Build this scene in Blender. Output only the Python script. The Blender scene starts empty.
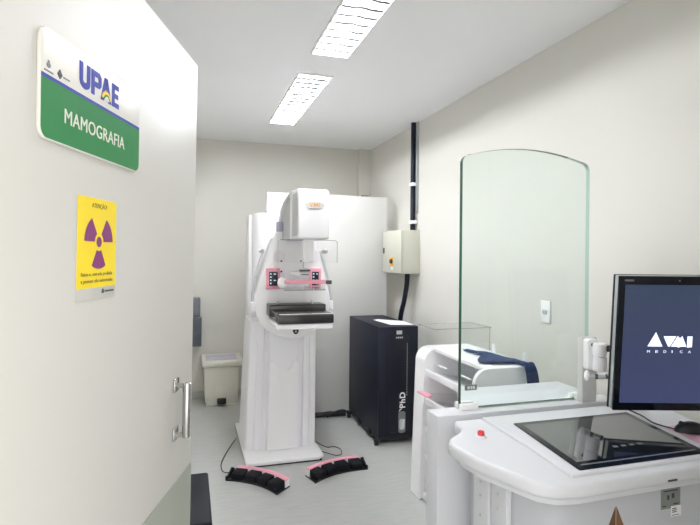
import bpy, bmesh, math, random
from mathutils import Matrix, Vector
PI = math.pi
random.seed(4)
SC = bpy.context.scene
COL = SC.collection
WM = {}                      # world matrix of every Empty / thing

# ------------------------------------------------------------------ materials
def lin(c):
    return tuple((v / 12.92 if v <= 0.04045 else ((v + 0.055) / 1.055) ** 2.4) for v in [x / 255 for x in c])

def mat(name, rgb, rough=0.5, metal=0.0, spec=0.5, coat=0.0, noise=0.0, nscale=40.0, bump=0.0, bscale=200.0):
    m = bpy.data.materials.new(name); m.use_nodes = True
    nt = m.node_tree; b = nt.nodes['Principled BSDF']
    c = lin(rgb)
    b.inputs['Base Color'].default_value = (*c, 1)
    b.inputs['Roughness'].default_value = rough
    b.inputs['Metallic'].default_value = metal
    b.inputs['Specular IOR Level'].default_value = spec
    b.inputs['Coat Weight'].default_value = coat
    tc = nt.nodes.new('ShaderNodeTexCoord')
    if noise:
        n = nt.nodes.new('ShaderNodeTexNoise'); n.inputs['Scale'].default_value = nscale
        n.inputs['Detail'].default_value = 4
        nt.links.new(tc.outputs['Object'], n.inputs['Vector'])
        mx = nt.nodes.new('ShaderNodeMix'); mx.data_type = 'RGBA'
        mx.inputs['A'].default_value = (*[v * (1 - noise) for v in c], 1)
        mx.inputs['B'].default_value = (*[min(1, v * (1 + noise)) for v in c], 1)
        nt.links.new(n.outputs['Fac'], mx.inputs['Factor'])
        nt.links.new(mx.outputs['Result'], b.inputs['Base Color'])
    if bump:
        n2 = nt.nodes.new('ShaderNodeTexNoise'); n2.inputs['Scale'].default_value = bscale
        nt.links.new(tc.outputs['Object'], n2.inputs['Vector'])
        bp = nt.nodes.new('ShaderNodeBump'); bp.inputs['Strength'].default_value = bump
        bp.inputs['Distance'].default_value = 0.002
        nt.links.new(n2.outputs['Fac'], bp.inputs['Height'])
        nt.links.new(bp.outputs['Normal'], b.inputs['Normal'])
    return m

def emit(name, rgb, s):
    m = bpy.data.materials.new(name); m.use_nodes = True
    b = m.node_tree.nodes['Principled BSDF']
    b.inputs['Base Color'].default_value = (*lin(rgb), 1)
    b.inputs['Emission Color'].default_value = (*lin(rgb), 1)
    b.inputs['Emission Strength'].default_value = s
    return m

def clear(name, tint, refl=1.0, rough=0.0):
    m = bpy.data.materials.new(name); m.use_nodes = True
    nt = m.node_tree; nt.nodes.remove(nt.nodes['Principled BSDF'])
    out = nt.nodes['Material Output']
    t = nt.nodes.new('ShaderNodeBsdfTransparent'); t.inputs['Color'].default_value = (*tint, 1)
    g = nt.nodes.new('ShaderNodeBsdfGlossy'); g.inputs['Roughness'].default_value = rough
    f = nt.nodes.new('ShaderNodeFresnel'); f.inputs['IOR'].default_value = 1.5
    mu = nt.nodes.new('ShaderNodeMath'); mu.operation = 'MULTIPLY'; mu.inputs[1].default_value = refl
    x = nt.nodes.new('ShaderNodeMixShader')
    ge = nt.nodes.new('ShaderNodeNewGeometry'); sb = nt.nodes.new('ShaderNodeMath'); sb.operation = 'SUBTRACT'; sb.inputs[0].default_value = 1.0
    mb = nt.nodes.new('ShaderNodeMath'); mb.operation = 'MULTIPLY'                 # the inner side of a pane does not mirror
    nt.links.new(ge.outputs['Backfacing'], sb.inputs[1]); nt.links.new(f.outputs['Fac'], mu.inputs[0])
    nt.links.new(mu.outputs[0], mb.inputs[0]); nt.links.new(sb.outputs[0], mb.inputs[1]); nt.links.new(mb.outputs[0], x.inputs['Fac'])
    nt.links.new(t.outputs[0], x.inputs[1]); nt.links.new(g.outputs[0], x.inputs[2])
    nt.links.new(x.outputs[0], out.inputs['Surface'])
    return m

def floor_mat():
    m = mat('grey_vinyl', (168, 169, 167), 0.24, spec=0.5)
    nt = m.node_tree; b = nt.nodes['Principled BSDF']
    tc = nt.nodes.new('ShaderNodeTexCoord'); mp = nt.nodes.new('ShaderNodeMapping')
    mp.inputs['Scale'].default_value = (2.2, 14, 1)
    n = nt.nodes.new('ShaderNodeTexNoise'); n.inputs['Scale'].default_value = 3.2
    n.inputs['Detail'].default_value = 3.5; n.inputs['Roughness'].default_value = 0.65
    cr = nt.nodes.new('ShaderNodeValToRGB')
    cr.color_ramp.elements[0].position = 0.3; cr.color_ramp.elements[0].color = (*lin((182, 183, 181)), 1)
    cr.color_ramp.elements[1].position = 0.7; cr.color_ramp.elements[1].color = (*lin((191, 192, 189)), 1)
    nt.links.new(tc.outputs['Object'], mp.inputs['Vector']); nt.links.new(mp.outputs[0], n.inputs['Vector'])
    nt.links.new(n.outputs['Fac'], cr.inputs['Fac']); nt.links.new(cr.outputs[0], b.inputs['Base Color'])
    return m

def screen_mat():
    m = bpy.data.materials.new('lit_screen'); m.use_nodes = True
    nt = m.node_tree; b = nt.nodes['Principled BSDF']
    b.inputs['Base Color'].default_value = (0.01, 0.012, 0.02, 1)
    b.inputs['Roughness'].default_value = 0.35
    tc = nt.nodes.new('ShaderNodeTexCoord'); sp = nt.nodes.new('ShaderNodeSeparateXYZ')
    mr = nt.nodes.new('ShaderNodeMapRange'); mr.inputs['From Min'].default_value = 0.0; mr.inputs['From Max'].default_value = 1.0
    cr = nt.nodes.new('ShaderNodeValToRGB')
    cr.color_ramp.elements[0].color = (*lin((68, 78, 124)), 1); cr.color_ramp.elements[1].color = (*lin((58, 74, 104)), 1)
    e = cr.color_ramp.elements.new(0.55); e.color = (*lin((64, 74, 112)), 1)
    nt.links.new(tc.outputs['Generated'], sp.inputs[0]); nt.links.new(sp.outputs['Z'], mr.inputs['Value'])
    nt.links.new(mr.outputs[0], cr.inputs['Fac']); nt.links.new(cr.outputs[0], b.inputs['Emission Color'])
    b.inputs['Emission Strength'].default_value = SCREEN
    return m

EXPO = 0.84
TUBE_NEAR, TUBE_FAR = 62.0, 155.0
SCREEN = 0.37
WORLD = 1.45
M = {}
M['wall'] = mat('cream_wall_paint', (215, 213, 206), 0.6, noise=0.012, nscale=3, bump=0.05)
M['ceil'] = mat('white_ceiling_paint', (246, 247, 249), 0.65, noise=0.01, nscale=3)
M['floor'] = floor_mat()
M['skirt'] = mat('grey_skirting', (190, 190, 186), 0.4)
M['door'] = mat('cream_door_laminate', (202, 200, 194), 0.45, noise=0.008, nscale=6)
M['kick'] = mat('greenish_grey_plate', (158, 163, 150), 0.33, noise=0.03, nscale=8)
M['chrome'] = mat('brushed_steel', (190, 190, 188), 0.22, metal=1.0)
M['white'] = mat('white_enamel', (247, 246, 248), 0.35)
M['white2'] = mat('soft_white_plastic', (243, 242, 246), 0.42)
M['panelw'] = mat('pale_grey_laminate', (215, 214, 211), 0.4)
M['greyp'] = mat('light_grey_plastic', (196, 197, 200), 0.42)
M['lilac'] = mat('lilac_grey_plastic', (186, 186, 206), 0.4)
M['dgrey'] = mat('dark_grey_plastic', (112, 114, 121), 0.4, noise=0.12, nscale=90)
M['dgrey2'] = mat('darker_grey_plastic', (82, 88, 97), 0.38, noise=0.12, nscale=90)
M['black'] = mat('black_plastic', (22, 24, 30), 0.42, noise=0.05)
M['navy'] = mat('black_powder_coat', (19, 24, 39), 0.5, spec=0.3, noise=0.05, bump=0.04)
M['navy2'] = mat('black_gloss_panel', (14, 18, 32), 0.3, spec=0.35)
M['bvinyl'] = mat('black_vinyl', (15, 17, 24), 0.6, spec=0.2, noise=0.06, bump=0.1)
M['pink'] = mat('pink_plastic', (240, 164, 184), 0.4)
M['carbon'] = mat('carbon_fibre_grey', (88, 84, 84), 0.2, noise=0.08, nscale=30)
M['carbon2'] = mat('dark_edge_grey', (44, 43, 46), 0.25, noise=0.06, nscale=30)
M['beige'] = mat('beige_bin_plastic', (226, 224, 212), 0.42)
M['binlid'] = mat('lilac_insert', (196, 194, 208), 0.4)
M['boxgrey'] = mat('beige_grey_enamel', (200, 200, 186), 0.42)
M['yellow'] = mat('yellow_sheet', (240, 214, 10), 0.4)
M['amber'] = mat('amber_switch', (246, 184, 28), 0.4)
M['purple'] = mat('purple_ink', (124, 36, 112), 0.45)
M['brown'] = mat('brown_ink', (132, 110, 36), 0.5)
M['green'] = mat('green_print', (22, 122, 60), 0.6)
M['blue'] = mat('blue_print', (48, 62, 160), 0.6)
M['signw'] = mat('sign_white', (226, 224, 217), 0.32)
M['film'] = mat('clear_film_border', (198, 196, 191), 0.4)
M['ink'] = mat('dark_ink', (52, 56, 66), 0.5)
M['inkl'] = mat('grey_ink', (120, 122, 126), 0.5)
M['red'] = mat('red_plastic', (206, 40, 44), 0.35)
M['orange'] = mat('orange_print', (236, 176, 92), 0.6)
M['lorange'] = mat('pale_orange_print', (246, 214, 164), 0.45)
M['paper'] = mat('white_paper', (240, 240, 242), 0.6)
M['cloth'] = mat('navy_cloth', (22, 46, 88), 0.7, noise=0.15, nscale=25, bump=0.25, bscale=120)
M['bronze'] = mat('bronze_print', (132, 92, 58), 0.4)
M['bronze2'] = mat('dark_bronze_print', (104, 70, 44), 0.4)
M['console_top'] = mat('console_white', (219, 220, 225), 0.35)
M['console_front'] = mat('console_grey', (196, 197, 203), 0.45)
M['glassdark'] = mat('dark_touch_glass', (28, 33, 40), 0.05, spec=1.0, coat=1.0)
M['bezel'] = mat('black_bezel_glass', (9, 14, 26), 0.16, spec=0.3)
M['silver'] = mat('silver_plastic', (176, 180, 182), 0.35, metal=0.3)
M['cushion'] = mat('pink_mat', (222, 176, 196), 0.6)
M['glass'] = clear('green_tint_glass', (0.945, 0.978, 0.965), 1.0)
M['glassedge'] = mat('green_glass_edge', (22, 84, 66), 0.15, spec=0.8)
M['glassrim'] = mat('pale_glass_rim', (176, 198, 188), 0.2)
M['acryl'] = clear('clear_acrylic', (0.985, 0.988, 0.987), 0.8)
M['acryledge'] = mat('acrylic_edge', (150, 156, 155), 0.2)
M['tube_near'] = emit('lit_tube', (250, 252, 255), TUBE_NEAR)
M['tube_far'] = emit('lit_brighter_tube', (250, 252, 255), TUBE_FAR)  # far tubes set stronger to brighten the back of the room
M['slat'] = mat('grey_louvre', (150, 152, 156), 0.35)
M['reflector'] = mat('reflector_white', (245, 246, 248), 0.3)
M['screen'] = screen_mat()
M['logo'] = emit('lit_logo', (226, 232, 246), 0.58)
M['display'] = mat('dark_display', (34, 44, 58), 0.2)
M['displaymark'] = emit('lit_display_marks', (190, 205, 215), 0.5)

# ------------------------------------------------------------------ builders
class B:
    def __init__(self): self.bm = bmesh.new()
    def _add(self, t, mi=0):
        for f in t.faces: f.material_index = mi if f.material_index == 0 else f.material_index
        me = bpy.data.meshes.new('t'); t.to_mesh(me); t.free()
        self.bm.from_mesh(me); bpy.data.meshes.remove(me); return self
    def box(self, x0, x1, y0, y1, z0, z1, bev=0.0, seg=2, mi=0, vert_only=False):
        t = bmesh.new(); bmesh.ops.create_cube(t, size=1)
        for v in t.verts:
            v.co = Vector(((x0 + x1) / 2 + v.co.x * (x1 - x0), (y0 + y1) / 2 + v.co.y * (y1 - y0), (z0 + z1) / 2 + v.co.z * (z1 - z0)))
        if bev:
            ed = [e for e in t.edges if not vert_only or abs(e.verts[0].co.z - e.verts[1].co.z) > 1e-6]
            bmesh.ops.bevel(t, geom=ed, offset=bev, segments=seg, profile=0.5, affect='EDGES')
        return self._add(t, mi)
    def prism(self, pts, axis, lo, hi, bev=0.0, seg=2, mi=0, side_mi=None):
        """polygon extruded along axis: 'x' pts=(y,z), 'y' pts=(x,z), 'z' pts=(x,y)"""
        t = bmesh.new()
        def co(p, h):
            return {'x': (h, p[0], p[1]), 'y': (p[0], h, p[1]), 'z': (p[0], p[1], h)}[axis]
        a = [t.verts.new(co(p, lo)) for p in pts]; b = [t.verts.new(co(p, hi)) for p in pts]
        n = len(pts); f1 = t.faces.new(a); f2 = t.faces.new(b); sides = []
        for i in range(n):
            sides.append(t.faces.new((a[i], a[(i + 1) % n], b[(i + 1) % n], b[i])))
        bmesh.ops.recalc_face_normals(t, faces=t.faces)
        if side_mi is not None:
            for f in sides: f.material_index = side_mi
        if bev:
            ed = list(set(f1.edges) | set(f2.edges))
            bmesh.ops.bevel(t, geom=ed, offset=bev, segments=seg, profile=0.5, affect='EDGES')
        return self._add(t, mi)
    def cyl(self, p0, p1, r0, r1=None, n=20, mi=0, bev=0.0):
        p0, p1 = Vector(p0), Vector(p1); r1 = r0 if r1 is None else r1
        t = bmesh.new()
        bmesh.ops.create_cone(t, cap_ends=True, segments=n, radius1=r0, radius2=r1, depth=(p1 - p0).length)
        if bev:
            ed = [e for e in t.edges if any(len(f.verts) > 4 for f in e.link_faces)]
            bmesh.ops.bevel(t, geom=ed, offset=bev, segments=2, profile=0.5, affect='EDGES')
        q = Vector((0, 0, 1)).rotation_difference((p1 - p0).normalized())
        bmesh.ops.transform(t, matrix=Matrix.Translation((p0 + p1) / 2) @ q.to_matrix().to_4x4(), verts=t.verts)
        return self._add(t, mi)
    def ball(self, c, r, sc=(1, 1, 1), n=16, mi=0):
        t = bmesh.new(); bmesh.ops.create_uvsphere(t, u_segments=n, v_segments=n // 2 + 2, radius=r)
        for v in t.verts: v.co = Vector((c[0] + v.co.x * sc[0], c[1] + v.co.y * sc[1], c[2] + v.co.z * sc[2]))
        return self._add(t, mi)
    def tube(self, pts, r, n=8, sub=8, mi=0):
        P = [Vector(p) for p in pts]
        Q = []
        for i in range(len(P) - 1):                                 # Catmull-Rom
            a, b, c, d = P[max(i - 1, 0)], P[i], P[i + 1], P[min(i + 2, len(P) - 1)]
            for k in range(sub):
                u = k / sub
                Q.append(0.5 * ((2 * b) + (c - a) * u + (2 * a - 5 * b + 4 * c - d) * u * u + (3 * b - a - 3 * c + d) * u ** 3))
        Q.append(P[-1])
        t = bmesh.new(); rings = []; nrm = None
        for i, p in enumerate(Q):
            d = (Q[min(i + 1, len(Q) - 1)] - Q[max(i - 1, 0)]).normalized()
            if nrm is None: nrm = d.orthogonal().normalized()
            nrm = (nrm - d * nrm.dot(d)).normalized(); bi = d.cross(nrm)
            rings.append([t.verts.new(p + (nrm * math.cos(2 * PI * k / n) + bi * math.sin(2 * PI * k / n)) * r) for k in range(n)])
        for i in range(len(rings) - 1):
            for k in range(n):
                t.faces.new((rings[i][k], rings[i][(k + 1) % n], rings[i + 1][(k + 1) % n], rings[i + 1][k]))
        t.faces.new(rings[0]); t.faces.new(rings[-1])
        bmesh.ops.recalc_face_normals(t, faces=t.faces)
        return self._add(t, mi)
    def xf(self, fn):
        for v in self.bm.verts: v.co = Vector(fn(v.co))
        return self
    def build(self, name, m, parent=None, local=False, smooth=True, angle=38):
        me = bpy.data.meshes.new(name); self.bm.to_mesh(me); self.bm.free()
        for x in (m if isinstance(m, (list, tuple)) else [m]): me.materials.append(x)
        o = bpy.data.objects.new(name, me); COL.objects.link(o)
        W = WM.get(parent.name, Matrix()) if parent else Matrix()
        if not local: me.transform(W.inverted())
        if smooth:
            for p in me.polygons: p.use_smooth = True
            me.set_sharp_from_angle(angle=math.radians(angle))
        if parent: o.parent = parent
        WM[o.name] = W
        return o

def tag(o, label=None, cat=None, group=None, kind=None):
    if label: o['label'] = label
    if cat: o['category'] = cat
    if group: o['group'] = group
    if kind: o['kind'] = kind
    return o

def thing(name, label, cat, loc=(0, 0, 0), rotz=0.0, group=None, rot=None):
    o = bpy.data.objects.new(name, None); COL.objects.link(o); o.empty_display_size = 0.05
    o.location = loc; o.rotation_euler = rot or (0, 0, rotz)
    WM[o.name] = Matrix.Translation(loc) @ o.rotation_euler.to_matrix().to_4x4()
    return tag(o, label, cat, group)

def solo(bld, name, m, label, cat, loc, group=None, **kw):
    """a one-mesh thing whose origin sits at loc (geometry given in world space)"""
    o = bld.build(name, m, None, **kw)
    o.data.transform(Matrix.Translation(-Vector(loc))); o.location = loc
    WM[o.name] = Matrix.Translation(loc)
    return tag(o, label, cat, group)

def struct(name, bld, m, parent=None, local=False):
    o = bld.build(name, m, parent, local=local)
    if parent is None: o['kind'] = 'structure'
    return o

def place(o2d, o, xd, yd):
    o, xd, yd = Vector(o), Vector(xd).normalized(), Vector(yd).normalized()
    n = xd.cross(yd)
    return Matrix(((xd.x, yd.x, n.x, o.x), (xd.y, yd.y, n.y, o.y), (xd.z, yd.z, n.z, o.z), (0, 0, 0, 1)))

def text(name, s, m, parent, o, xd, yd, w, h, local=False, bold=0.0, t=0.0008, shear=0.0, spacing=1.0):
    cu = bpy.data.curves.new(name, 'FONT'); cu.body = s; cu.size = 1; cu.offset = bold; cu.shear = shear
    cu.space_character = spacing; cu.resolution_u = 4; cu.extrude = 0.5
    ob = bpy.data.objects.new(name + '_c', cu); COL.objects.link(ob)
    dg = bpy.context.evaluated_depsgraph_get(); dg.update()
    me = bpy.data.meshes.new_from_object(ob.evaluated_get(dg))
    bpy.data.objects.remove(ob); bpy.data.curves.remove(cu)
    bm = bmesh.new(); bm.from_mesh(me); bpy.data.meshes.remove(me)
    for v in bm.verts: v.co.z += 0.5
    xs = [v.co.x for v in bm.verts]; ys = [v.co.y for v in bm.verts]
    x0, x1, y0, y1 = min(xs), max(xs), min(ys), max(ys)
    Pm = place(None, o, xd, yd)
    for v in bm.verts:
        v.co = Pm @ Vector(((v.co.x - x0) / (x1 - x0) * w, (v.co.y - y0) / (y1 - y0) * h, v.co.z * t))
    b = B(); b.bm.free(); b.bm = bm
    return b.build(name, m, parent, local=local, smooth=False)

def flat(name, polys, m, parent, o, xd, yd, t=0.001, local=False):
    """polygons in the plane (o, xd, yd), thickness t along the normal"""
    b = B(); Pm = place(None, o, xd, yd)
    for i, pl in enumerate(polys):
        mi = 0
        if isinstance(pl, tuple) and isinstance(pl[0], list): pl, mi = pl
        b.prism(pl, 'z', 0, t, mi=mi)
    b.xf(lambda c: Pm @ c)
    return b.build(name, m, parent, local=local, smooth=False)

def rrect(x0, x1, y0, y1, r, n=6):
    out = []
    for cx, cy, a in ((x1 - r, y0 + r, -PI / 2), (x1 - r, y1 - r, 0), (x0 + r, y1 - r, PI / 2), (x0 + r, y0 + r, PI)):
        for k in range(n + 1):
            th = a + k / n * PI / 2
            out.append((cx + r * math.cos(th), cy + r * math.sin(th)))
    return out
def disc(cx, cy, rx, ry=None, n=24, a0=0, a1=2 * PI):
    ry = ry or rx
    full = abs(a1 - a0 - 2 * PI) < 1e-6
    return [(cx + rx * math.cos(a0 + (a1 - a0) * k / n), cy + ry * math.sin(a0 + (a1 - a0) * k / n)) for k in range(n if full else n + 1)]
def rect(x0, x1, y0, y1): return [(x0, y0), (x1, y0), (x1, y1), (x0, y1)]
X, Y, Z = Vector((1, 0, 0)), Vector((0, 1, 0)), Vector((0, 0, 1))

# ------------------------------------------------------------------ room shell
XL, XR, YF, YB, ZC = -0.46, 2.02, 0.53, 5.82, 2.79
struct('floor', B().box(XL - 0.15, XR + 0.15, -1.6, YB + 0.15, -0.1, 0), M['floor'])
b = B(); LX0, LX1 = 0.692, 0.938; LIGHTS = ((1.72, 3.12), (3.48, 4.88))       # the two lamps are let into the ceiling
b.box(XL - 0.15, LX0, YF - 0.15, YB + 0.15, ZC, ZC + 0.12); b.box(LX1, XR + 0.15, YF - 0.15, YB + 0.15, ZC, ZC + 0.12)
ys_ = [YF - 0.15] + [v for p in LIGHTS for v in p] + [YB + 0.15]
for k in range(0, 6, 2): b.box(LX0, LX1, ys_[k], ys_[k + 1], ZC, ZC + 0.12)
struct('ceiling', b, M['ceil'])
struct('wall_back', B().box(XL - 0.15, XR + 0.15, YB, YB + 0.15, 0, ZC), M['wall'])
struct('wall_right', B().box(XR, XR + 0.15, YF - 0.15, YB, 0, ZC), M['wall'])
struct('wall_left', B().box(XL - 0.15, XL, YF - 0.15, YB, 0, ZC), M['wall'])
b = B(); b.box(XL, -0.37, YF - 0.15, YF, 0, ZC); b.box(0.92, XR, YF - 0.15, YF, 0, ZC); b.box(-0.37, 0.92, YF - 0.15, YF, 2.16, ZC)
struct('wall_front', b, M['wall'])
struct('trim_1', B().box(1.875, XR, YB - 0.05, YB, 0, ZC), M['wall'])
struct('baseboard_back', B().box(XL, 1.875, YB - 0.015, YB, 0, 0.075, 0.004), M['skirt'])
struct('baseboard_right', B().box(XR - 0.015, XR, YF, YB - 0.05, 0, 0.075, 0.004), M['skirt'])
struct('baseboard_left', B().box(XL, XL + 0.015, YF, YB - 0.015, 0, 0.075, 0.004), M['skirt'])
b = B(); b.box(-0.37, -0.335, YF - 0.16, YF + 0.005, 0, 2.16, 0.003); b.box(0.885, 0.92, YF - 0.16, YF + 0.005, 0, 2.16, 0.003)
b.box(-0.335, 0.885, YF - 0.16, YF + 0.005, 2.125, 2.16, 0.003)
struct('trim_2', b, M['door'])

# ------------------------------------------------------------------ door (local x along the leaf, face towards -y)
DIR = Vector((0.294, 0.956))
DA = math.atan2(DIR.y, DIR.x)
door = bpy.data.objects.new('door_1', None); COL.objects.link(door)
TILT = math.radians(0.6)                                         # the leaf hangs slightly out of plumb
door.location = (-0.3314, 0.5411, 0); door.rotation_euler = (TILT, 0, DA); door['kind'] = 'structure'
WM[door.name] = Matrix.Translation(door.location) @ door.rotation_euler.to_matrix().to_4x4()
B().box(0, 1.116, 0, 0.04, 0.012, 2.105, 0.002).build('leaf', M['door'], door, local=True)
tag(B().box(0.0, 1.116, -0.0025, 0, 0.012, 0.935, 0.001).build('kick_plate', M['kick'], door, local=True), 'greenish grey protective plate on the lower door')
h = B()
h.cyl((0.962, -0.033, 1.062), (0.962, -0.033, 1.208), 0.0105, bev=0.003)
h.cyl((0.962, -0.003, 1.20), (0.962, -0.038, 1.20), 0.007); h.cyl((0.962, -0.003, 1.07), (0.962, -0.038, 1.07), 0.007)
hb = tag(h.build('pull_handle', M['chrome'], door, local=True), 'steel pull bar')
for z in (1.20, 1.07):
    B().box(0.949, 0.985, -0.006, 0, z - 0.017, z + 0.017, 0.0015).build('mounting_plate', M['chrome'], hb, local=True)
for z in (0.25, 1.05, 1.85):
    B().cyl((-0.004, 0.02, z - 0.045), (-0.004, 0.02, z + 0.045), 0.008).build('hinge', M['chrome'], door, local=True)

# door plaque
DW = WM[door.name]
def dworld(x, y, z): return tuple(DW @ Vector((x, y, z)))
pl = thing('wall_plaque', 'white and green room plaque reading MAMOGRAFIA, high on the open door', 'sign', dworld(0.511, 0, 1.720), rot=(TILT, -0.0085, DA))
PX, PZ = -0.177, 0.0
def plq(x, z): return (PX + x, -0.0062, z)
sh = B(); sh.prism(rrect(PX, PX + 0.354, 0, 0.165, 0.018), 'y', -0.006, -0.0005, 0.0008, mi=0)
sh.build('backing', M['signw'], pl, local=True)
XD = (1, 0, 0); YD = (0, 0, 1)
g = rrect(0.002, 0.352, 0.002, 0.06, 0.016)
g = [(x, min(z, 0.153)) for x, z in g]
gp = [p for p in rrect(0.002, 0.352, 0.002, 0.16, 0.016) if p[1] < 0.08] + []
low = [p for p in gp]; low = sorted([p for p in low if p[0] < 0.17], key=lambda p: -p[1]) + sorted([p for p in low if p[0] >= 0.17], key=lambda p: p[1])
gpoly = [(0.002, 0.090)] + low + [(0.352, 0.090)]
flat('green_band', [gpoly], M['green'], pl, plq(0, 0), XD, YD, 0.0006, local=True)
flat('blue_stripe', [rect(0.002, 0.352, 0.090, 0.0955)], M['blue'], pl, plq(0, 0), XD, YD, 0.0008, local=True)
text('lettering', 'MAMOGRAFIA', M['signw'], pl, (PX + 0.064, -0.0068, 0.035), XD, YD, 0.216, 0.023, local=True, bold=0.0, spacing=1.04)
UW, UH = 0.146, 0.043                                             # heavy block letters
Ul = [(0, 1), (0, 0.34)] + [(0.12 + 0.12 * math.cos(a), 0.30 + 0.30 * math.sin(a)) for a in [PI + PI * k / 10 for k in range(11)]] + [(0.24, 1), (0.165, 1), (0.165, 0.32), (0.145, 0.25), (0.095, 0.25), (0.075, 0.32), (0.075, 1)]
Pl = [[(0.27, 0), (0.345, 0), (0.345, 1), (0.27, 1)], [(0.345, 0.78), (0.43, 0.78), (0.47, 1), (0.345, 1)], [(0.345, 0.36), (0.47, 0.36), (0.43, 0.57), (0.345, 0.57)], [(0.47, 0.36), (0.515, 0.50), (0.515, 0.86), (0.47, 1), (0.43, 0.78), (0.445, 0.72), (0.445, 0.62), (0.43, 0.57)]]
Al = [[(0.50, 0), (0.575, 0), (0.68, 1), (0.60, 1)], [(0.70, 0), (0.785, 0), (0.68, 1), (0.60, 1)]]
El = [[(0.80, 0), (0.875, 0), (0.875, 1), (0.80, 1)], [(0.875, 0.79), (1, 0.79), (1, 1), (0.875, 1)], [(0.875, 0.40), (0.98, 0.40), (0.98, 0.61), (0.875, 0.61)], [(0.875, 0), (1, 0), (1, 0.21), (0.875, 0.21)]]
flat('lettering', [[(x * UW, z * UH) for x, z in pl_] for pl_ in [Ul] + Pl + Al + El], M['blue'], pl, (PX + 0.108, -0.0062, 0.107), XD, YD, 0.0008, local=True)
b = B()
for k, (r_, mi) in enumerate(((0.0195, 3), (0.0172, 1), (0.0135, 0), (0.0095, 2))):
    b.prism(disc(0.2025, 0.1062, r_, r_ * 1.05, 20, 0.1 * PI, 0.9 * PI), 'z', 0, 0.0010 + 0.0004 * k, mi=mi)
Pm = place(None, plq(0, 0), XD, YD); b.xf(lambda c: Pm @ c)
b.build('emblem', [M['green'], M['yellow'], M['signw'], M['orange']], pl, local=True, smooth=False)
flat('crest', [disc(0.020, 0.110, 0.005, 0.004), rect(0.009, 0.032, 0.100, 0.102), rect(0.018, 0.022, 0.1135, 0.117)], M['inkl'], pl, plq(0, 0), XD, YD, 0.0008, local=True)
flat('badge', [[(0.050, 0.099), (0.057, 0.106), (0.050, 0.114), (0.043, 0.106)]], M['ink'], pl, plq(0, 0), XD, YD, 0.0008, local=True)
flat('badge', [rect(0.060, 0.078, 0.104, 0.106)], M['inkl'], pl, plq(0, 0), XD, YD, 0.0008, local=True)

# radiation warning sheet
ws = thing('warning_sign', 'yellow radiation warning sheet with purple trefoil taped to the door', 'sign', dworld(0.524, 0, 1.466), rot=(TILT, 0, DA))
B().box(-0.072, 0.072, -0.0014, -0.0004, 0.0, 0.182, 0.0002).build('sheet', M['film'], ws, local=True)
flat('yellow_field', [rect(-0.072, 0.072, 0.022, 0.182)], M['yellow'], ws, (0, -0.0015, 0), XD, YD, 0.0004, local=True)
cx, cz, R = 0.004, 0.104, 0.053
tre = [disc(cx, cz, 0.0095, 0.0095)]
for a in (30, 150, 270):
    a0, a1 = math.radians(a - 29), math.radians(a + 29)
    tre.append(disc(cx, cz, R, R * 0.92, 10, a0, a1) + list(reversed(disc(cx, cz, 0.0165, 0.0165, 10, a0, a1))))
flat('trefoil', tre, M['purple'], ws, (0, -0.0019, 0), XD, YD, 0.0005, local=True)
text('lettering', 'ATENÇÃO!', M['brown'], ws, (-0.024, -0.0019, 0.163), XD, YD, 0.056, 0.012, local=True, t=0.0005)
text('lettering', 'Raios-x, entrada proibida', M['brown'], ws, (-0.058, -0.0019, 0.041), XD, YD, 0.116, 0.0085, local=True, bold=0.012, t=0.0005)
text('lettering', 'a pessoas não autorizadas', M['brown'], ws, (-0.058, -0.0019, 0.029), XD, YD, 0.118, 0.0085, local=True, bold=0.012, t=0.0005)
flat('maker_mark', [[(0.018, 0.010), (0.027, 0.010), (0.026, 0.016), (0.0225, 0.019), (0.019, 0.016)], rect(0.03, 0.066, 0.0115, 0.0145)], M['ink'], ws, (0, -0.0015, 0), XD, YD, 0.0004, local=True)

# ------------------------------------------------------------------ ceiling lights
def ceiling_light(y0, y1, label, hw, mt):
    x0, x1 = 0.692, 0.938
    zb, zt = ZC - 0.012, ZC + 0.055
    e = 0.0015
    t = thing('ceiling_light', label, 'ceiling light', ((x0 + x1) / 2, (y0 + y1) / 2, ZC), 0, 'louvred ceiling lights')
    b = B()
    b.box(x0 + e, x0 + 0.012, y0 + e, y1 - e, zb, zt, 0.002); b.box(x1 - 0.012, x1 - e, y0 + e, y1 - e, zb, zt, 0.002)
    b.box(x0 + 0.012, x1 - 0.012, y0 + e, y0 + 0.012, zb, zt, 0.002); b.box(x0 + 0.012, x1 - 0.012, y1 - 0.012, y1 - e, zb, zt, 0.002)
    b.build('housing', M['white'], t)
    B().box(x0 + 0.012, x1 - 0.012, y0 + 0.012, y1 - 0.012, zt - 0.006, zt).build('reflector', M['reflector'], t)
    for xx in (x0 + 0.07, x1 - 0.07):
        B().cyl((xx, y0 + 0.03, zt - 0.024), (xx, y1 - 0.03, zt - 0.024), 0.013, n=16).build('fluorescent_tube', mt, t)
    n = int((y1 - y0) / 0.088)
    for k in range(1, n):
        yy = y0 + (y1 - y0) * k / n
        s = B(); xm = (x0 + x1) / 2
        s.prism([(x0 + 0.014, zb + 0.002), (xm - 0.04, zb + 0.002), (xm, zb + 0.007), (xm + 0.04, zb + 0.002), (x1 - 0.014, zb + 0.002), (x1 - 0.014, zb + 0.005), (xm + 0.04, zb + 0.005), (xm, zb + 0.010), (xm - 0.04, zb + 0.005), (x0 + 0.014, zb + 0.005)], 'y', yy - hw, yy + hw)
        s.build('louvre_slat', M['slat'], t)
    return t
ceiling_light(1.72, 3.12, 'louvred ceiling light nearer the door, cut off by the top edge of the photo', 0.0135, M['tube_near'])
ceiling_light(3.48, 4.88, 'louvred ceiling light further into the room, above the mammography machine', 0.024, M['tube_far'])

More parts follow.
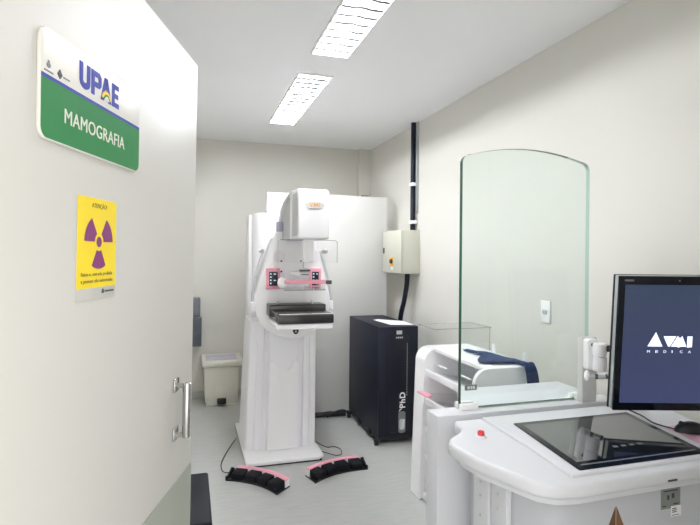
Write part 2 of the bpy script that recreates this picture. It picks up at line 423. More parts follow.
# ------------------------------------------------------------------ back wall and corner things
d = thing('towel_dispenser', 'dark grey wall dispenser half hidden behind the edge of the open door', 'dispenser', (0.0, YB, 0.58))
B().box(-0.16, 0.122, 5.60, YB - 0.002, 0.58, 0.89, 0.008).xf(lambda c: (c.x, c.y + (0.05 if c.y < 5.7 and c.z < 0.7 else 0), c.z)).build('lower_cover', M['dgrey2'], d)
B().box(-0.15, 0.108, 5.64, YB - 0.002, 0.892, 1.085, 0.008).build('upper_cover', M['dgrey'], d)

wb = thing('waste_bin', 'beige pedal bin with a lilac lid insert against the back wall', 'bin', (0.32, 5.63, 0))
b = B(); b.box(0.15, 0.495, 5.47, 5.79, 0.02, 0.40, 0.02)
b.xf(lambda c: (0.3225 + (c.x - 0.3225) * (0.93 + 0.12 * c.z / 0.4), 5.63 + (c.y - 5.63) * (0.93 + 0.12 * c.z / 0.4), c.z))
body = b.build('body', M['beige'], wb)
b = B(); b.box(0.255, 0.385, 5.468, 5.482, 0.035, 0.20, 0.012); b.build('pedal_recess', M['beige'], wb)
B().box(0.17, 0.475, 5.48, 5.78, 0.0, 0.022, 0.004).build('base', M['beige'], wb)
B().box(0.275, 0.365, 5.43, 5.475, 0.018, 0.078, 0.008).build('pedal', M['black'], wb)
b = B(); b.box(0.125, 0.535, 5.435, 5.80, 0.40, 0.455, 0.014)
b.xf(lambda c: (c.x, c.y, c.z + (c.y - 5.435) * 0.06)).build('lid', M['beige'], wb)
b = B(); b.box(0.165, 0.475, 5.50, 5.70, 0.455, 0.464, 0.004)
b.xf(lambda c: (c.x, c.y, c.z + (c.y - 5.435) * 0.06)).build('lid_insert', M['binlid'], wb)

st = thing('step_stool', 'black flat-topped stool partly hidden behind the bottom of the door', 'stool', (-0.13, 2.46, 0))
B().box(-0.35, 0.097, 2.2, 2.72, 0.41, 0.45, 0.012, 3).build('seat', M['bvinyl'], st)
B().box(-0.33, 0.07, 2.225, 2.70, 0.372, 0.41, 0.004).build('apron', M['black'], st)
for xx in (-0.31, 0.05):
    for yy in (2.25, 2.675):
        B().cyl((xx, yy, 0.0), (xx, yy, 0.375), 0.014).build('leg', M['black'], st)

# white standing screen behind the machine
ps = thing('partition_panel', 'tall pale grey panel standing behind the mammography machine', 'panel', (1.29, 4.92, 0))
B().box(0.725, 1.895, 4.90, 4.945, 0.0, 2.135, 0.003).build('board', M['panelw'], ps)
b = B(); b.box(1.889, 1.899, 4.897, 4.948, 0.0, 2.138, 0.001); b.build('edge_strip', M['greyp'], ps)
tag(B().box(1.63, 1.70, 4.905, 4.94, 2.135, 2.146, 0.002).build('top_clip', M['ink'], ps), 'small dark clip on the top edge')

# ------------------------------------------------------------------ mammography machine
CX = 0.764
mm = thing('mammography_machine', 'white upright mammography machine with pink trim and dark support tray', 'medical machine', (0.68, 4.3, 0))
b = B(); b.prism([(0.40, 4.76), (0.40, 3.82), (0.412, 3.80), (0.94, 3.80), (0.985, 3.84), (0.985, 4.76)], 'z', 0.012, 0.036, 0.004)
b.build('base_plate', M['white'], mm)
B().prism([(0.407, 4.75), (0.407, 3.81), (0.965, 3.81), (0.965, 4.75)], 'z', 0.0, 0.0125).build('base_foot', M['black'], mm)
# skirt: fluted front outline
def skirt_pts(x0, x1, yf, yb):
    w = x1 - x0
    f = lambda t: x0 + w * t
    p = [(x0, yb), (x0, yf + 0.05), (f(0.02), yf + 0.03), (f(0.10), yf + 0.022), (f(0.12), yf + 0.006), (f(0.20), yf + 0.0), (f(0.215), yf + 0.024), (f(0.275), yf + 0.024), (f(0.30), yf - 0.004),
         (f(0.36), yf - 0.012), (f(0.5), yf - 0.016), (f(0.64), yf - 0.012), (f(0.70), yf - 0.004), (f(0.725), yf + 0.024), (f(0.785), yf + 0.024), (f(0.80), yf + 0.0), (f(0.88), yf + 0.006), (f(0.90), yf + 0.022), (f(0.98), yf + 0.03), (x1, yf + 0.05), (x1, yb)]
    return p
b = B(); b.prism(skirt_pts(0.416, 0.972, 4.03, 4.56), 'z', 0.037, 1.02)
def taper(c):
    k = (c.z - 0.037) / 0.98
    return ((c.x - 0.69) * (1 - 0.04 * k) + 0.69 + 0.032 * k, 4.74 + (c.y - 4.74) * (1 - 0.12 * k), c.z)
b.xf(taper); b.build('pedestal', M['white2'], mm, angle=20)
# raised service panel with a round notch at its top
nx = 0.695
arc = [(nx + 0.066 * math.cos(a), 0.700 + 0.066 * math.sin(a)) for a in [PI + PI * k / 16 for k in range(17)]]
pan = [(nx - 0.122, 0.045), (nx + 0.122, 0.045), (nx + 0.112, 0.69), (nx + 0.104, 0.71), (nx + 0.08, 0.715), (nx + 0.066, 0.708)] + list(reversed(arc)) + [(nx - 0.066, 0.708), (nx - 0.08, 0.715), (nx - 0.104, 0.71), (nx - 0.112, 0.69)]
b = B(); b.prism(pan, 'y', 3.988, 4.03, 0.003)
b.xf(lambda c: (c.x + 0.028 * c.z, c.y + 0.087 * c.z, c.z)); b.build('service_panel', M['white'], mm)
# gantry column
b = B(); b.prism([(0.508, 4.72), (0.508, 4.47), (0.56, 4.40), (0.64, 4.375), (0.86, 4.375), (0.95, 4.40), (1.0, 4.47), (1.0, 4.72)], 'z', 0.037, 1.90, 0.004)
b.build('gantry_column', M['white2'], mm)
B().box(0.478, 0.512, 4.50, 4.70, 0.72, 1.885, 0.006).build('column_cover', M['white'], mm)
B().box(0.645, 0.72, 4.60, 4.66, 1.89, 2.10, 0.004).build('top_bracket', M['white'], mm)
# C-arm front plate (keyhole outline)
cz0, rr = 1.185, 0.285
def keyhole(s=1.0, dz=0.0):
    pts = []
    for k in range(33):
        a = math.radians(168 + (372 - 168) * k / 32)
        pts.append((CX + (rr + 0.012) * s * math.cos(a), cz0 + dz + rr * s * math.sin(a)))
    pts += [(CX + 0.185 * s, 1.64), (CX + 0.165 * s, 1.71), (CX + 0.12 * s, 1.735), (CX - 0.10 * s, 1.735), (CX - 0.135 * s, 1.715), (CX - 0.165 * s, 1.64)]
    return pts
b = B(); b.prism(keyhole(), 'y', 3.965, 4.06, 0.014, 3); b.build('arm_cover', M['white'], mm, angle=30)
b = B(); b.prism([(x * 0.9 + CX * 0.1, (z - 1.3) * 0.93 + 1.3) for x, z in keyhole()], 'y', 4.05, 4.40, 0.0); b.build('arm_hub', M['greyp'], mm, angle=30)
tr = B(); kp = [(x, z) for x, z in keyhole(1.012)]
# side handles following the plate outline
for s in (-1, 1):
    h = B(); h.tube([(CX + s * 0.225, 4.02, 1.58), (CX + s * 0.285, 4.01, 1.38), (CX + s * 0.308, 4.0, 1.22), (CX + s * 0.304, 4.0, 1.13)], 0.011, sub=6)
    h.build('side_handle', M['greyp'], mm)
    B().box(CX + s * 0.304 - 0.02, CX + s * 0.304 + 0.02, 3.97, 4.03, 1.115, 1.19, 0.01, 3).build('handle_end', M['white'], mm)
    B().cyl((CX + s * 0.238, 3.985, 1.575), (CX + s * 0.262, 3.95, 1.575), 0.018, 0.014, bev=0.004).build('lock_knob', M['chrome'], mm)
# head
TZ = 1.982
pf = [(3.27, 1.68), (3.272, 1.90), (3.285, 1.955), (3.32, TZ - 0.003), (3.40, TZ), (3.50, TZ), (3.50, 1.665), (3.48, 1.652), (3.30, 1.652), (3.28, 1.66)]
b = B(); b.prism(pf, 'x', CX - 0.103, CX + 0.103, 0.012, 3); b.build('tube_head', M['white'], mm, angle=30)
hood = [(3.50, 1.665), (3.50, 1.965), (3.65, 1.96), (3.81, 1.93), (3.95, 1.88), (4.05, 1.80), (4.09, 1.70), (4.09, 1.66)]
b = B(); b.prism(hood, 'x', CX - 0.088, CX + 0.088); b.build('arm_neck', M['greyp'], mm, angle=30)
rim = [(3.49, 1.96), (3.49, TZ), (3.65, TZ - 0.004), (3.82, 1.955), (3.97, 1.905), (4.075, 1.815), (4.115, 1.70), (4.115, 1.66), (4.095, 1.66), (4.055, 1.80), (3.955, 1.887), (3.81, 1.937), (3.65, 1.962)]
b = B(); b.prism(rim, 'x', CX - 0.104, CX + 0.104, 0.004); b.build('neck_shell', M['white'], mm, angle=30)
b = B(); b.box(CX - 0.108, CX + 0.108, 3.475, 3.555, 1.653, 1.984, 0.006); b.build('head_rim', M['white'], mm)
for s_ in (-1, 1):
    b = B(); xx = CX + s_ * 0.104
    b.prism([(3.292, 1.70), (3.296, 1.90), (3.325, 1.955), (3.47, 1.955), (3.47, 1.672), (3.31, 1.672)], 'x', xx - 0.002, xx + 0.002, 0.0008); b.build('side_panel', M['greyp'], mm)
# badge on the head
bd = flat('badge', [disc(0, 0, 0.064, 0.021, 28)], mat('badge_grey', (222, 218, 214), 0.4), mm, (CX + 0.002, 3.2715, 1.872), X, Z, 0.003)
text('lettering', 'VMI', M['orange'], bd, (CX - 0.034, 3.2686, 1.861), X, Z, 0.07, 0.024, bold=0.01, spacing=1.0, t=0.001)
flat('underline', [[(-0.062, 0), (-0.03, -0.010), (0.03, -0.010), (0.062, 0), (0.03, -0.006), (-0.03, -0.006)]], M['inkl'], bd, (CX + 0.002, 3.268, 1.854), X, Z, 0.003)
# collimator, cone under the head
B().box(CX - 0.036, CX + 0.036, 3.43, 3.50, 1.50, 1.655, 0.008).build('collimator', M['white'], mm)
B().box(CX - 0.135, CX - 0.088, 3.93, 3.985, 1.725, 1.80, 0.006).build('cable_gland', M['lilac'], mm)
# clear face shield
b = B(); b.prism(rrect(CX - 0.205, CX + 0.205, 1.495, 1.648, 0.012), 'y', 3.444, 3.451, side_mi=1)
fs = tag(b.build('face_shield', [M['acryl'], M['acryledge']], mm, smooth=False), 'clear acrylic face shield')
b = B(); b.tube([(CX - 0.19, 3.4475, 1.649), (CX + 0.19, 3.4475, 1.649), (CX + 0.204, 3.4475, 1.638), (CX + 0.204, 3.4475, 1.50)], 0.0022, 6, 1); b.build('shield_edge', M['inkl'], fs)
# rail and compression paddle
B().box(CX - 0.07, CX + 0.05, 3.945, 3.968, 1.30, 1.66, 0.004).build('compression_rail', M['white2'], mm)
b = B(); b.box(CX - 0.028, CX + 0.04, 3.58, 3.97, 1.395, 1.425, 0.006); b.box(CX - 0.02, CX + 0.03, 3.60, 3.66, 1.425, 1.455, 0.006)
cl = b.build('paddle_clamp', M['white'], mm)
B().cyl((CX + 0.005, 3.63, 1.455), (CX + 0.005, 3.63, 1.52), 0.003).build('clamp_pin', M['chrome'], cl)
B().box(CX - 0.03, CX + 0.045, 3.574, 3.60, 1.432, 1.446, 0.004).build('clamp_latch', M['carbon'], cl)
B().box(CX - 0.02, CX + 0.035, 3.574, 3.582, 1.408, 1.414).build('clamp_mark', M['ink'], cl)
for xx, zz in ((CX - 0.095, 1.50), (CX - 0.095, 1.42), (CX + 0.055, 1.50), (CX + 0.055, 1.42)):
    B().cyl((xx, 3.968, zz), (xx, 3.955, zz), 0.007).build('bolt', M['ink'], mm)
pd = B(); x0, x1 = CX - 0.145, CX + 0.145
pd.box(x0, x1, 3.53, 3.534, 1.31, 1.37); pd.box(x0, x0 + 0.004, 3.534, 3.80, 1.31, 1.37); pd.box(x1 - 0.004, x1, 3.534, 3.80, 1.31, 1.37); pd.box(x0, x1, 3.534, 3.80, 1.306, 1.31)
pdl = tag(pd.build('compression_paddle', M['acryl'], mm, smooth=False), 'clear acrylic compression paddle with pink edge')
B().box(x0, x1, 3.525, 3.545, 1.348, 1.376, 0.003).build('pink_edge', M['pink'], pdl)
B().box(x0, x1, 3.526, 3.533, 1.303, 1.309, 0.001).build('lower_edge', M['acryledge'], pdl)
B().box(x1 + 0.003, x1 + 0.045, 3.53, 3.54, 1.345, 1.372, 0.002).build('edge_label', M['carbon'], pdl)
B().ball((x0 - 0.012, 3.56, 1.355), 0.032, (1, 0.8, 1.2)).build('hand_knob', M['white'], mm)
flat('label', [rect(0, 0.045, 0, 0.02)], M['greyp'], mm, (CX + 0.085, 3.9645, 1.285), X, Z, 0.001)
# control displays with pink frames
for xa, w in ((-0.21, 0.104), (0.122, 0.092)):
    f = B(); f.prism(rrect(CX + xa, CX + xa + w, 1.287, 1.445, 0.006), 'y', 3.945, 3.967, 0.003); fr = tag(f.build('control_panel', M['pink'], mm), 'pink-framed control display')
    B().box(CX + xa + 0.02, CX + xa + w - 0.018, 3.942, 3.947, 1.312, 1.418, 0.001).build('display', M['display'], fr)
    mk = []
    for i in range(4):
        z = 0.014 + i * 0.024
        mk += [rect(0.007, 0.018, z, z + 0.009)]
        if i % 2: mk += [rect(0.034, 0.052 if w > 0.1 else 0.046, z, z + 0.007)]
    flat('display_marks', mk, M['displaymark'], fr, (CX + xa + 0.02, 3.942, 1.312), X, Z, 0.0006)
for xa in (-0.112, 0.165):
    b = B()
    for r in (0.046, 0.034, 0.022, 0.010):
        o_ = disc(0, 0, r, r, 24); b.prism(o_, 'z', 0, 0.002 + (0.046 - r) * 0.02, mi=int(r * 1000) % 4 // 2)
    Pm = place(None, (CX + xa, 3.9652, 1.535), X, Z); b.xf(lambda c: Pm @ c)
    b.build('speaker_grille', [mat('pale_pink_print', (252, 226, 234), 0.5), mat('pale_grey_print', (240, 236, 242), 0.5)], mm, smooth=False)
# breast support
b = B(); b.box(CX - 0.205, CX + 0.219, 3.80, 3.97, 1.09, 1.18, 0.008, 3); b.build('support_back', M['carbon2'], mm)
b = B(); b.box(CX - 0.205, CX + 0.21, 3.796, 3.802, 1.135, 1.172, 0.002); b.build('back_strip', M['carbon'], mm)
b = B(); b.box(CX - 0.183, CX + 0.207, 3.535, 3.90, 1.072, 1.138, 0.008, 3); su = tag(b.build('support_tray', M['carbon'], mm), 'dark grey support tray')
B().box(CX - 0.1835, CX + 0.2075, 3.531, 3.545, 1.074, 1.128, 0.003).build('front_edge', M['carbon2'], su)
B().box(CX - 0.178, CX + 0.202, 3.545, 3.80, 1.1375, 1.1395, 0.0005).build('tray_top', M['carbon2'], su)
B().box(CX - 0.178, CX + 0.205, 3.533, 3.546, 1.137, 1.1405, 0.001).build('edge_line', M['white'], su)
B().box(CX - 0.188, CX + 0.202, 3.54, 3.97, 1.032, 1.07, 0.006).build('cassette_holder', M['white'], mm)
for xx in (-0.13, 0.135):
    B().cyl((CX + xx, 3.90, 1.18), (CX + xx, 3.90, 1.20), 0.012, 0.007).build('tray_peg', M['greyp'], mm)
tag(flat('emblem', [[(-0.022, 0.02), (0.022, 0.02), (0.022, 0.0), (0.012, -0.016), (0, -0.02), (-0.012, -0.016), (-0.022, 0)]], M['black'], mm, (CX + 0.022, 3.966, 0.955), X, Z, 0.006), 'small black emblem')
B().ball((CX + 0.022, 3.959, 0.957), 0.008, (1, 0.4, 1)).build('emblem_stud', M['silver'], mm)

# ------------------------------------------------------------------ foot pedals
def pedal(loc, rot, flip, label, cable):
    t = thing('foot_pedal', label, 'foot pedal', loc, rot, 'foot pedals of the mammography machine')
    L, sag, n = 0.43, 0.045, 14
    yc = lambda x: sag * (1 - (2 * x / L) ** 2)
    xs = [-L / 2 + L * k / n for k in range(n + 1)]
    def strip(o0, o1): return [(x, yc(x) + o0) for x in xs] + [(x, yc(x) + o1) for x in reversed(xs)]
    B().prism(strip(-0.115, 0.028), 'z', 0.0, 0.010, 0.002).build('base', M['black'], t, local=True)
    B().prism(strip(-0.024, 0.024), 'z', 0.010, 0.056, 0.003).build('bar', M['white'], t, local=True)
    tag(B().prism(strip(-0.022, 0.022), 'z', 0.056, 0.060, 0.001).build('bar_top', M['pink'], t, local=True), 'pink strip along the top')
    for k in range(4):
        x = -L / 2 + 0.06 + k * 0.104
        a = math.atan(-8 * sag * x / L ** 2)
        b = B(); b.box(-0.045, 0.045, -0.047, 0.04, 0.010, 0.052, 0.008, 2)
        b.xf(lambda c: (c.x, c.y, c.z + (0.010 * (c.y + 0.045) / 0.085 if c.z > 0.03 else 0)))
        Pm = Matrix.Translation((x, yc(x) - 0.066, 0)) @ Matrix.Rotation(a, 4, 'Z'); b.xf(lambda c: Pm @ c)
        b.build('pad', M['bvinyl'], t, local=True)
    B().box(-0.008, 0.008, yc(0) - 0.09, yc(0) - 0.03, 0.010, 0.030, 0.003).build('spacer', M['silver'], t, local=True)
    e = -L / 2 if flip else L / 2
    s = -1 if flip else 1
    B().prism([(-0.11, 0.0), (-0.03, 0.0), (-0.03, 0.06), (-0.05, 0.072), (-0.09, 0.03), (-0.11, 0.03)], 'x', e - 0.006 + s * 0.004, e + 0.006 + s * 0.004).build('end_guard', M['black'], t, local=True)
    B().tube(cable, 0.0032, 8, 10).build('cable', M['black'], t)
    return t
pedal((0.480, 3.565, 0), math.radians(-45.8), True, 'black foot pedal with pink bar on the left, nearer the open door',
      [(0.30, 3.73, 0.03), (0.275, 3.745, 0.012), (0.235, 3.80, 0.006), (0.235, 3.95, 0.006), (0.30, 4.2, 0.006), (0.385, 4.45, 0.006)])
pedal((0.998, 3.60, 0), math.radians(16.6), False, 'black foot pedal with pink bar on the right, nearer the black power cabinet',
      [(0.98, 3.99, 0.006), (1.03, 3.93, 0.006), (1.09, 3.86, 0.006), (1.14, 3.88, 0.006), (1.155, 3.98, 0.006), (1.12, 4.04, 0.006), (1.06, 4.05, 0.006), (1.0, 4.2, 0.006)])

# ------------------------------------------------------------------ power cabinet (UPS)
up = thing('power_cabinet', 'tall black power supply cabinet on casters beside the machine', 'cabinet', (1.65, 4.43, 0))
ux0, ux1, uy0, uy1 = 1.474, 1.82, 3.965, 4.785
B().box(ux0, ux1, uy0 + 0.03, uy1, 0.068, 0.966, 0.004).build('body', M['navy'], up)
b = B(); b.box(ux0, ux1, uy0, uy0 + 0.03, 0.068, 0.966, 0.006); fp = b.build('front_panel', M['navy'], up)
b = B(); b.prism(rrect(1.552, 1.742, 0.10, 0.90, 0.05), 'y', uy0 - 0.012, uy0, 0.006); b.build('front_recess', M['navy2'], up)
yy = uy0 - 0.0125
flat('status_display', [rect(-0.024, 0.024, 0, 0.03)], M['greyp'], up, (1.645, uy0 - 0.012, 0.905), X, Z, 0.002)
flat('status_lights', [rect(-0.028 + 0.016 * k, -0.018 + 0.016 * k, 0, 0.012) for k in range(4)], M['greyp'], up, (1.645, uy0 - 0.012, 0.872), X, Z, 0.002)
flat('white_line', [rect(0, 0.004, 0.40 + 0.022 * k, 0.412 + 0.022 * k) for k in range(20)], M['greyp'], up, (1.714, yy, 0.0), X, Z, 0.001)
text('lettering', 'PhD', M['paper'], up, (1.702, yy, 0.30), Z, -X, 0.128, 0.05, bold=0.022, spacing=1.1)
pf_ = disc(0.0, 0.0, 0.026, 0.085, 24)
flat('graphic', [rrect(1.660, 1.722, 0.085, 0.262, 0.02)], M['inkl'], up, (-0.017, yy, 0.01), X, Z, 0.001)
flat('graphic', [rrect(1.668, 1.716, 0.11, 0.20, 0.02)], M['greyp'], up, (-0.017, yy - 0.001, 0.01), X, Z, 0.001)
for k in range(3):
    flat('graphic', [[(1.662, 0.26 + 0.0 * k), (1.668, 0.275), (1.70, 0.30), (1.69, 0.285)]] if k == 0 else [[(1.672 + 0.012 * k, 0.12), (1.676 + 0.012 * k, 0.12), (1.700 + 0.008 * k, 0.195), (1.694 + 0.008 * k, 0.195)]], M['paper'], up, (-0.017, yy - 0.002, 0.01), X, Z, 0.001)
B().box(1.480, 1.812, 3.99, 4.775, 0.034, 0.069, 0.004).build('base_frame', M['black'], up)
for xx in (1.462, 1.80):
    for y_ in (3.985, 4.74):
        c = B(); c.cyl((xx - 0.014, y_, 0.024), (xx + 0.014, y_, 0.024), 0.024, n=20, bev=0.004)
        w = c.build('caster', M['black'], up)
        B().box(xx - 0.022, xx + 0.022, y_ - 0.03, y_ + 0.03, 0.040, 0.064, 0.004).build('caster_bracket', M['black'], w)
for y_ in (4.17, 4.45):
    B().box(1.464, 1.481, y_, y_ + 0.1, 0.03, 0.07, 0.004).build('side_bracket', M['black'], up)
b = B(); b.prism([(1.615, 4.08), (1.80, 4.02), (1.82, 4.28), (1.64, 4.45), (1.585, 4.42)], 'z', 0.9672, 0.9690)
solo(b, 'paper_sheet', M['paper'], 'white paper sheet lying on top of the black power cabinet', 'paper', (1.69, 4.26, 0.9672), smooth=False)
b = B(); b.tube([(0.995, 4.80, 0.026), (1.1, 4.82, 0.026), (1.25, 4.815, 0.026), (1.445, 4.81, 0.026)], 0.024, 10)
pc = thing('power_cable', 'thick black cable on the floor between the machine and the power cabinet', 'cable', (1.2, 4.81, 0))
b.build('thick_cable', M['black'], pc)
B().tube([(1.0, 4.76, 0.012), (1.12, 4.74, 0.03), (1.25, 4.73, 0.075), (1.36, 4.74, 0.05), (1.43, 4.735, 0.05), (1.45, 4.74, 0.06)], 0.006, 8).build('thin_cable', M['black'], pc)
B().tube([(1.25, 4.77, 0.012), (1.33, 4.76, 0.06), (1.41, 4.765, 0.07), (1.45, 4.77, 0.05)], 0.007, 8).build('thin_cable', M['black'], pc)

# ------------------------------------------------------------------ breaker box, conduit, hose, switch on the right wall
eb = thing('breaker_box', 'beige grey wall cabinet with a yellow rotary switch', 'electrical box', (XR, 4.62, 1.384))
B().box(1.852, XR - 0.001, 4.38, 4.86, 1.384, 1.785, 0.003).build('body', M['boxgrey'], eb)
dr = B().box(1.832, 1.850, 4.383, 4.857, 1.388, 1.781, 0.004).build('door', M['boxgrey'], eb)
sw = B(); sw.box(1.824, 1.832, 4.56, 4.64, 1.455, 1.535, 0.003); sw_ = tag(sw.build('rotary_switch', M['amber'], dr), 'yellow switch plate')
B().cyl((1.825, 4.585, 1.495), (1.805, 4.585, 1.495), 0.024, 0.020, bev=0.003).build('knob', M['ink'], sw_)
tag(B().box(1.826, 1.833, 4.795, 4.83, 1.57, 1.625, 0.003).build('latch', M['black'], dr), 'black latch')
flat('label', [rect(-0.03, 0.03, 0, 0.03)], M['paper'], dr, (1.8318, 4.60, 1.415), -Y, Z, 0.001)
cd = thing('wall_conduit', 'black conduit running from the ceiling down to the wall cabinet', 'conduit', (XR, 4.46, 1.785))
B().tube([(1.985, 4.47, ZC), (1.985, 4.47, 2.3), (1.985, 4.47, 1.786)], 0.024, 12, 3).build('tube', M['navy'], cd)
B().box(2.0, XR - 0.001, 4.418, 4.446, 1.95, ZC, 0.003).build('channel', M['silver'], cd)
for z in (2.215, 1.862):
    b = B(); b.box(1.957, XR - 0.001, 4.435, 4.505, z - 0.016, z + 0.016, 0.006); b.build('clip', M['white'], cd)
hs = B(); pts = [(1.93, 4.46, 1.384), (1.93, 4.47, 1.28), (1.925, 4.52, 1.12), (1.915, 4.57, 0.98), (1.905, 4.6, 0.7), (1.905, 4.62, 0.35), (1.90, 4.66, 0.0235)]
hs.tube(pts, 0.023, 12, 10)
solo(hs, 'cable_hose', M['navy'], 'black corrugated hose hanging below the wall cabinet', 'hose', (1.90, 4.66, 0.036))
lw = thing('wall_switch', 'white switch plate on the right wall seen through the glass', 'switch', (XR, 2.60, 1.22))
B().box(XR - 0.010, XR - 0.001, 2.558, 2.642, 1.16, 1.29, 0.003).build('plate', M['white'], lw)
B().box(XR - 0.016, XR - 0.009, 2.582, 2.618, 1.212, 1.238, 0.002).build('rocker', M['greyp'], lw)

# ------------------------------------------------------------------ paddle rack behind the barrier
rk = thing('paddle_rack', 'white open shelf rack with rounded ends behind the glass barrier', 'rack', (1.62, 2.78, 0))
def endp(x0, x1, z0, z1, r):
    pts = [(x0, z0), (x1, z0), (x1, z1)]
    pts += [(x0 + r + r * math.cos(PI / 2 + PI / 2 * k / 8), z1 - r + r * math.sin(PI / 2 + PI / 2 * k / 8)) for k in range(9)]
    return pts
B().prism(endp(1.43, 1.81, 0.005, 0.955, 0.085), 'y', 3.02, 3.16, 0.006).xf(lambda c: (c.x - (0.03 * max(0, 0.5 - c.z) / 0.5 if c.x < 1.5 else 0), c.y, c.z)).build('end_panel', M['white'], rk)
B().prism(endp(1.43, 1.81, 0.005, 0.955, 0.085), 'y', 2.41, 2.44, 0.006).build('end_panel', M['white2'], rk)
B().box(1.785, 1.81, 2.44, 3.02, 0.005, 0.955, 0.002).build('back_panel', M['white2'], rk)
B().box(1.50, 1.81, 2.43, 3.03, 0.935, 0.957, 0.003).build('top_shelf', M['white'], rk)
b = B()
for z in (0.80, 0.62, 0.44, 0.26, 0.09):
    s = B(); s.prism([(1.445, z - 0.0), (1.445, z + 0.02), (1.785, z - 0.06), (1.785, z - 0.08)], 'y', 2.44, 3.02, 0.002); s.build('shelf', M['white'], rk)
    B().box(1.435, 1.45, 2.44, 3.02, z - 0.012, z + 0.03, 0.004).build('shelf_lip', M['white'], rk)
B().box(1.425, 1.785, 2.44, 3.02, 0.005, 0.05, 0.004).build('plinth', M['white'], rk)
for y_ in (2.78, 2.47):
    B().cyl((1.78, y_, 0.955), (1.78, y_, 1.015), 0.012, bev=0.002).build('peg', M['white'], rk)
# clear paddles filed in the rack
def rack_paddle(y0, y1, z, label):
    t = thing('spare_paddle', label, 'compression paddle', (1.6, (y0 + y1) / 2, z), 0, 'clear paddles filed in the rack')
    sl = lambda c: (c.x, c.y, c.z + (1.785 - c.x) * 0.235)
    b = B(); b.box(1.47, 1.77, y0, y1, z, z + 0.005); b.box(1.47, 1.475, y0, y1, z + 0.005, z + 0.05); b.box(1.475, 1.77, y0, y0 + 0.005, z + 0.005, z + 0.05); b.box(1.475, 1.77, y1 - 0.005, y1, z + 0.005, z + 0.05)
    b.xf(sl); b.build('tray', M['acryl'], t, smooth=False)
    b = B(); b.box(1.46, 1.485, (y0 + y1) / 2 - 0.05, (y0 + y1) / 2 + 0.05, z + 0.052, z + 0.06, 0.003); b.xf(sl); b.build('mount', M['white'], t)
rack_paddle(2.72, 2.98, 0.745, 'clear paddle on the upper inner shelf, at the far end of the rack')
rack_paddle(2.47, 2.69, 0.745, 'clear paddle on the upper inner shelf, at the glass end of the rack')
rack_paddle(2.47, 2.69, 0.565, 'clear paddle one shelf lower, at the glass end of the rack')
pk = thing('tagged_paddle', 'clear paddle with a pink tag jutting from the rack at barrier height', 'compression paddle', (1.5, 2.9, 0.65))
B().box(1.375, 1.70, 2.72, 3.0, 0.655, 0.660, 0.0).xf(lambda c: (c.x, c.y, c.z + (1.7 - c.x) * 0.1)).build('plate', M['acryl'], pk, smooth=False)
b = B(); b.prism([(1.372, 2.86), (1.42, 2.88), (1.42, 2.96), (1.372, 3.0)], 'z', 0.692, 0.70); b.build('tag', M['pink'], pk)

# clear acrylic box on the rack
ab = thing('acrylic_box', 'clear acrylic box standing on the far end of the white rack', 'box', (1.62, 2.98, 0.957))
b = B(); ax0, ax1, ay0, ay1, az0, az1 = 1.44, 1.815, 2.88, 3.12, 0.958, 1.10
b.box(ax0, ax1, ay0, ay0 + 0.004, az0, az1); b.box(ax0, ax1, ay1 - 0.004, ay1, az0, az1)
b.box(ax0, ax0 + 0.004, ay0 + 0.004, ay1 - 0.004, az0, az1); b.box(ax1 - 0.004, ax1, ay0 + 0.004, ay1 - 0.004, az0, az1)
b.build('side_walls', M['acryl'], ab, smooth=False)
b = B(); b.box(ax0 - 0.01, ax1 + 0.005, ay0 - 0.008, ay1 + 0.008, az1, az1 + 0.004); b.build('lid', M['acryl'], ab, smooth=False)
b = B()
for (p, q) in (((ax0 - .01, ay0 - .008), (ax1 + .005, ay0 - .008)), ((ax1 + .005, ay0 - .008), (ax1 + .005, ay1 + .008)), ((ax1 + .005, ay1 + .008), (ax0 - .01, ay1 + .008)), ((ax0 - .01, ay1 + .008), (ax0 - .01, ay0 - .008))):
    b.cyl((*p, az1 + 0.002), (*q, az1 + 0.002), 0.0022, n=6)
b.cyl((ax1, ay0, az0), (ax1, ay0, az1), 0.002, n=6)
b.build('polished_edge', M['acryledge'], ab)

# navy collar draped over the top of the rack
cl = bmesh.new(); nS, nW = 46, 10
spine = [(1.635, 2.866), (1.665, 2.79), (1.685, 2.70), (1.65, 2.56), (1.655, 2.495), (1.735, 2.455), (1.752, 2.42)]
wid = [0.04, 0.055, 0.085, 0.23, 0.20, 0.066, 0.068]
hz = [0.960] * 7
drop = [(1.757, 2.395, 0.945, 0.072), (1.765, 2.385, 0.89, 0.075), (1.773, 2.383, 0.80, 0.072)]
stn = [(x, y, z, w) for (x, y), w, z in zip(spine, wid, hz)] + drop
grid = []
for i in range(nS + 1):
    u = i / nS * (len(stn) - 1); k = min(int(u), len(stn) - 2); f = u - k
    def cr(j):
        a, b_, c, d_ = stn[max(k - 1, 0)][j], stn[k][j], stn[k + 1][j], stn[min(k + 2, len(stn) - 1)][j]
        return 0.5 * (2 * b_ + (c - a) * f + (2 * a - 5 * b_ + 4 * c - d_) * f * f + (3 * b_ - a - 3 * c + d_) * f ** 3)
    x, y, z, w = cr(0), cr(1), cr(2), cr(3)
    row = []
    for j in range(nW + 1):
        s = (j / nW - 0.5)
        wob = 0.004 * math.sin(9 * s + i * 0.5) * (1 if z > 0.95 else 0.3) + 0.004
        if y < 2.405: row.append(cl.verts.new((x + s * w, min(y, 2.40) - wob, z)))
        else: row.append(cl.verts.new((x + s * w, y, max(z, 0.962) + abs(wob))))
    grid.append(row)
for i in range(nS):
    for j in range(nW): cl.faces.new((grid[i][j], grid[i + 1][j], grid[i + 1][j + 1], grid[i][j + 1]))
bmesh.ops.recalc_face_normals(cl, faces=cl.faces)
b = B(); b.bm.free(); b.bm = cl
co = solo(b, 'lead_collar', M['cloth'], 'navy blue fabric collar draped over the near end of the white rack', 'collar', (1.6, 2.6, 0.958))
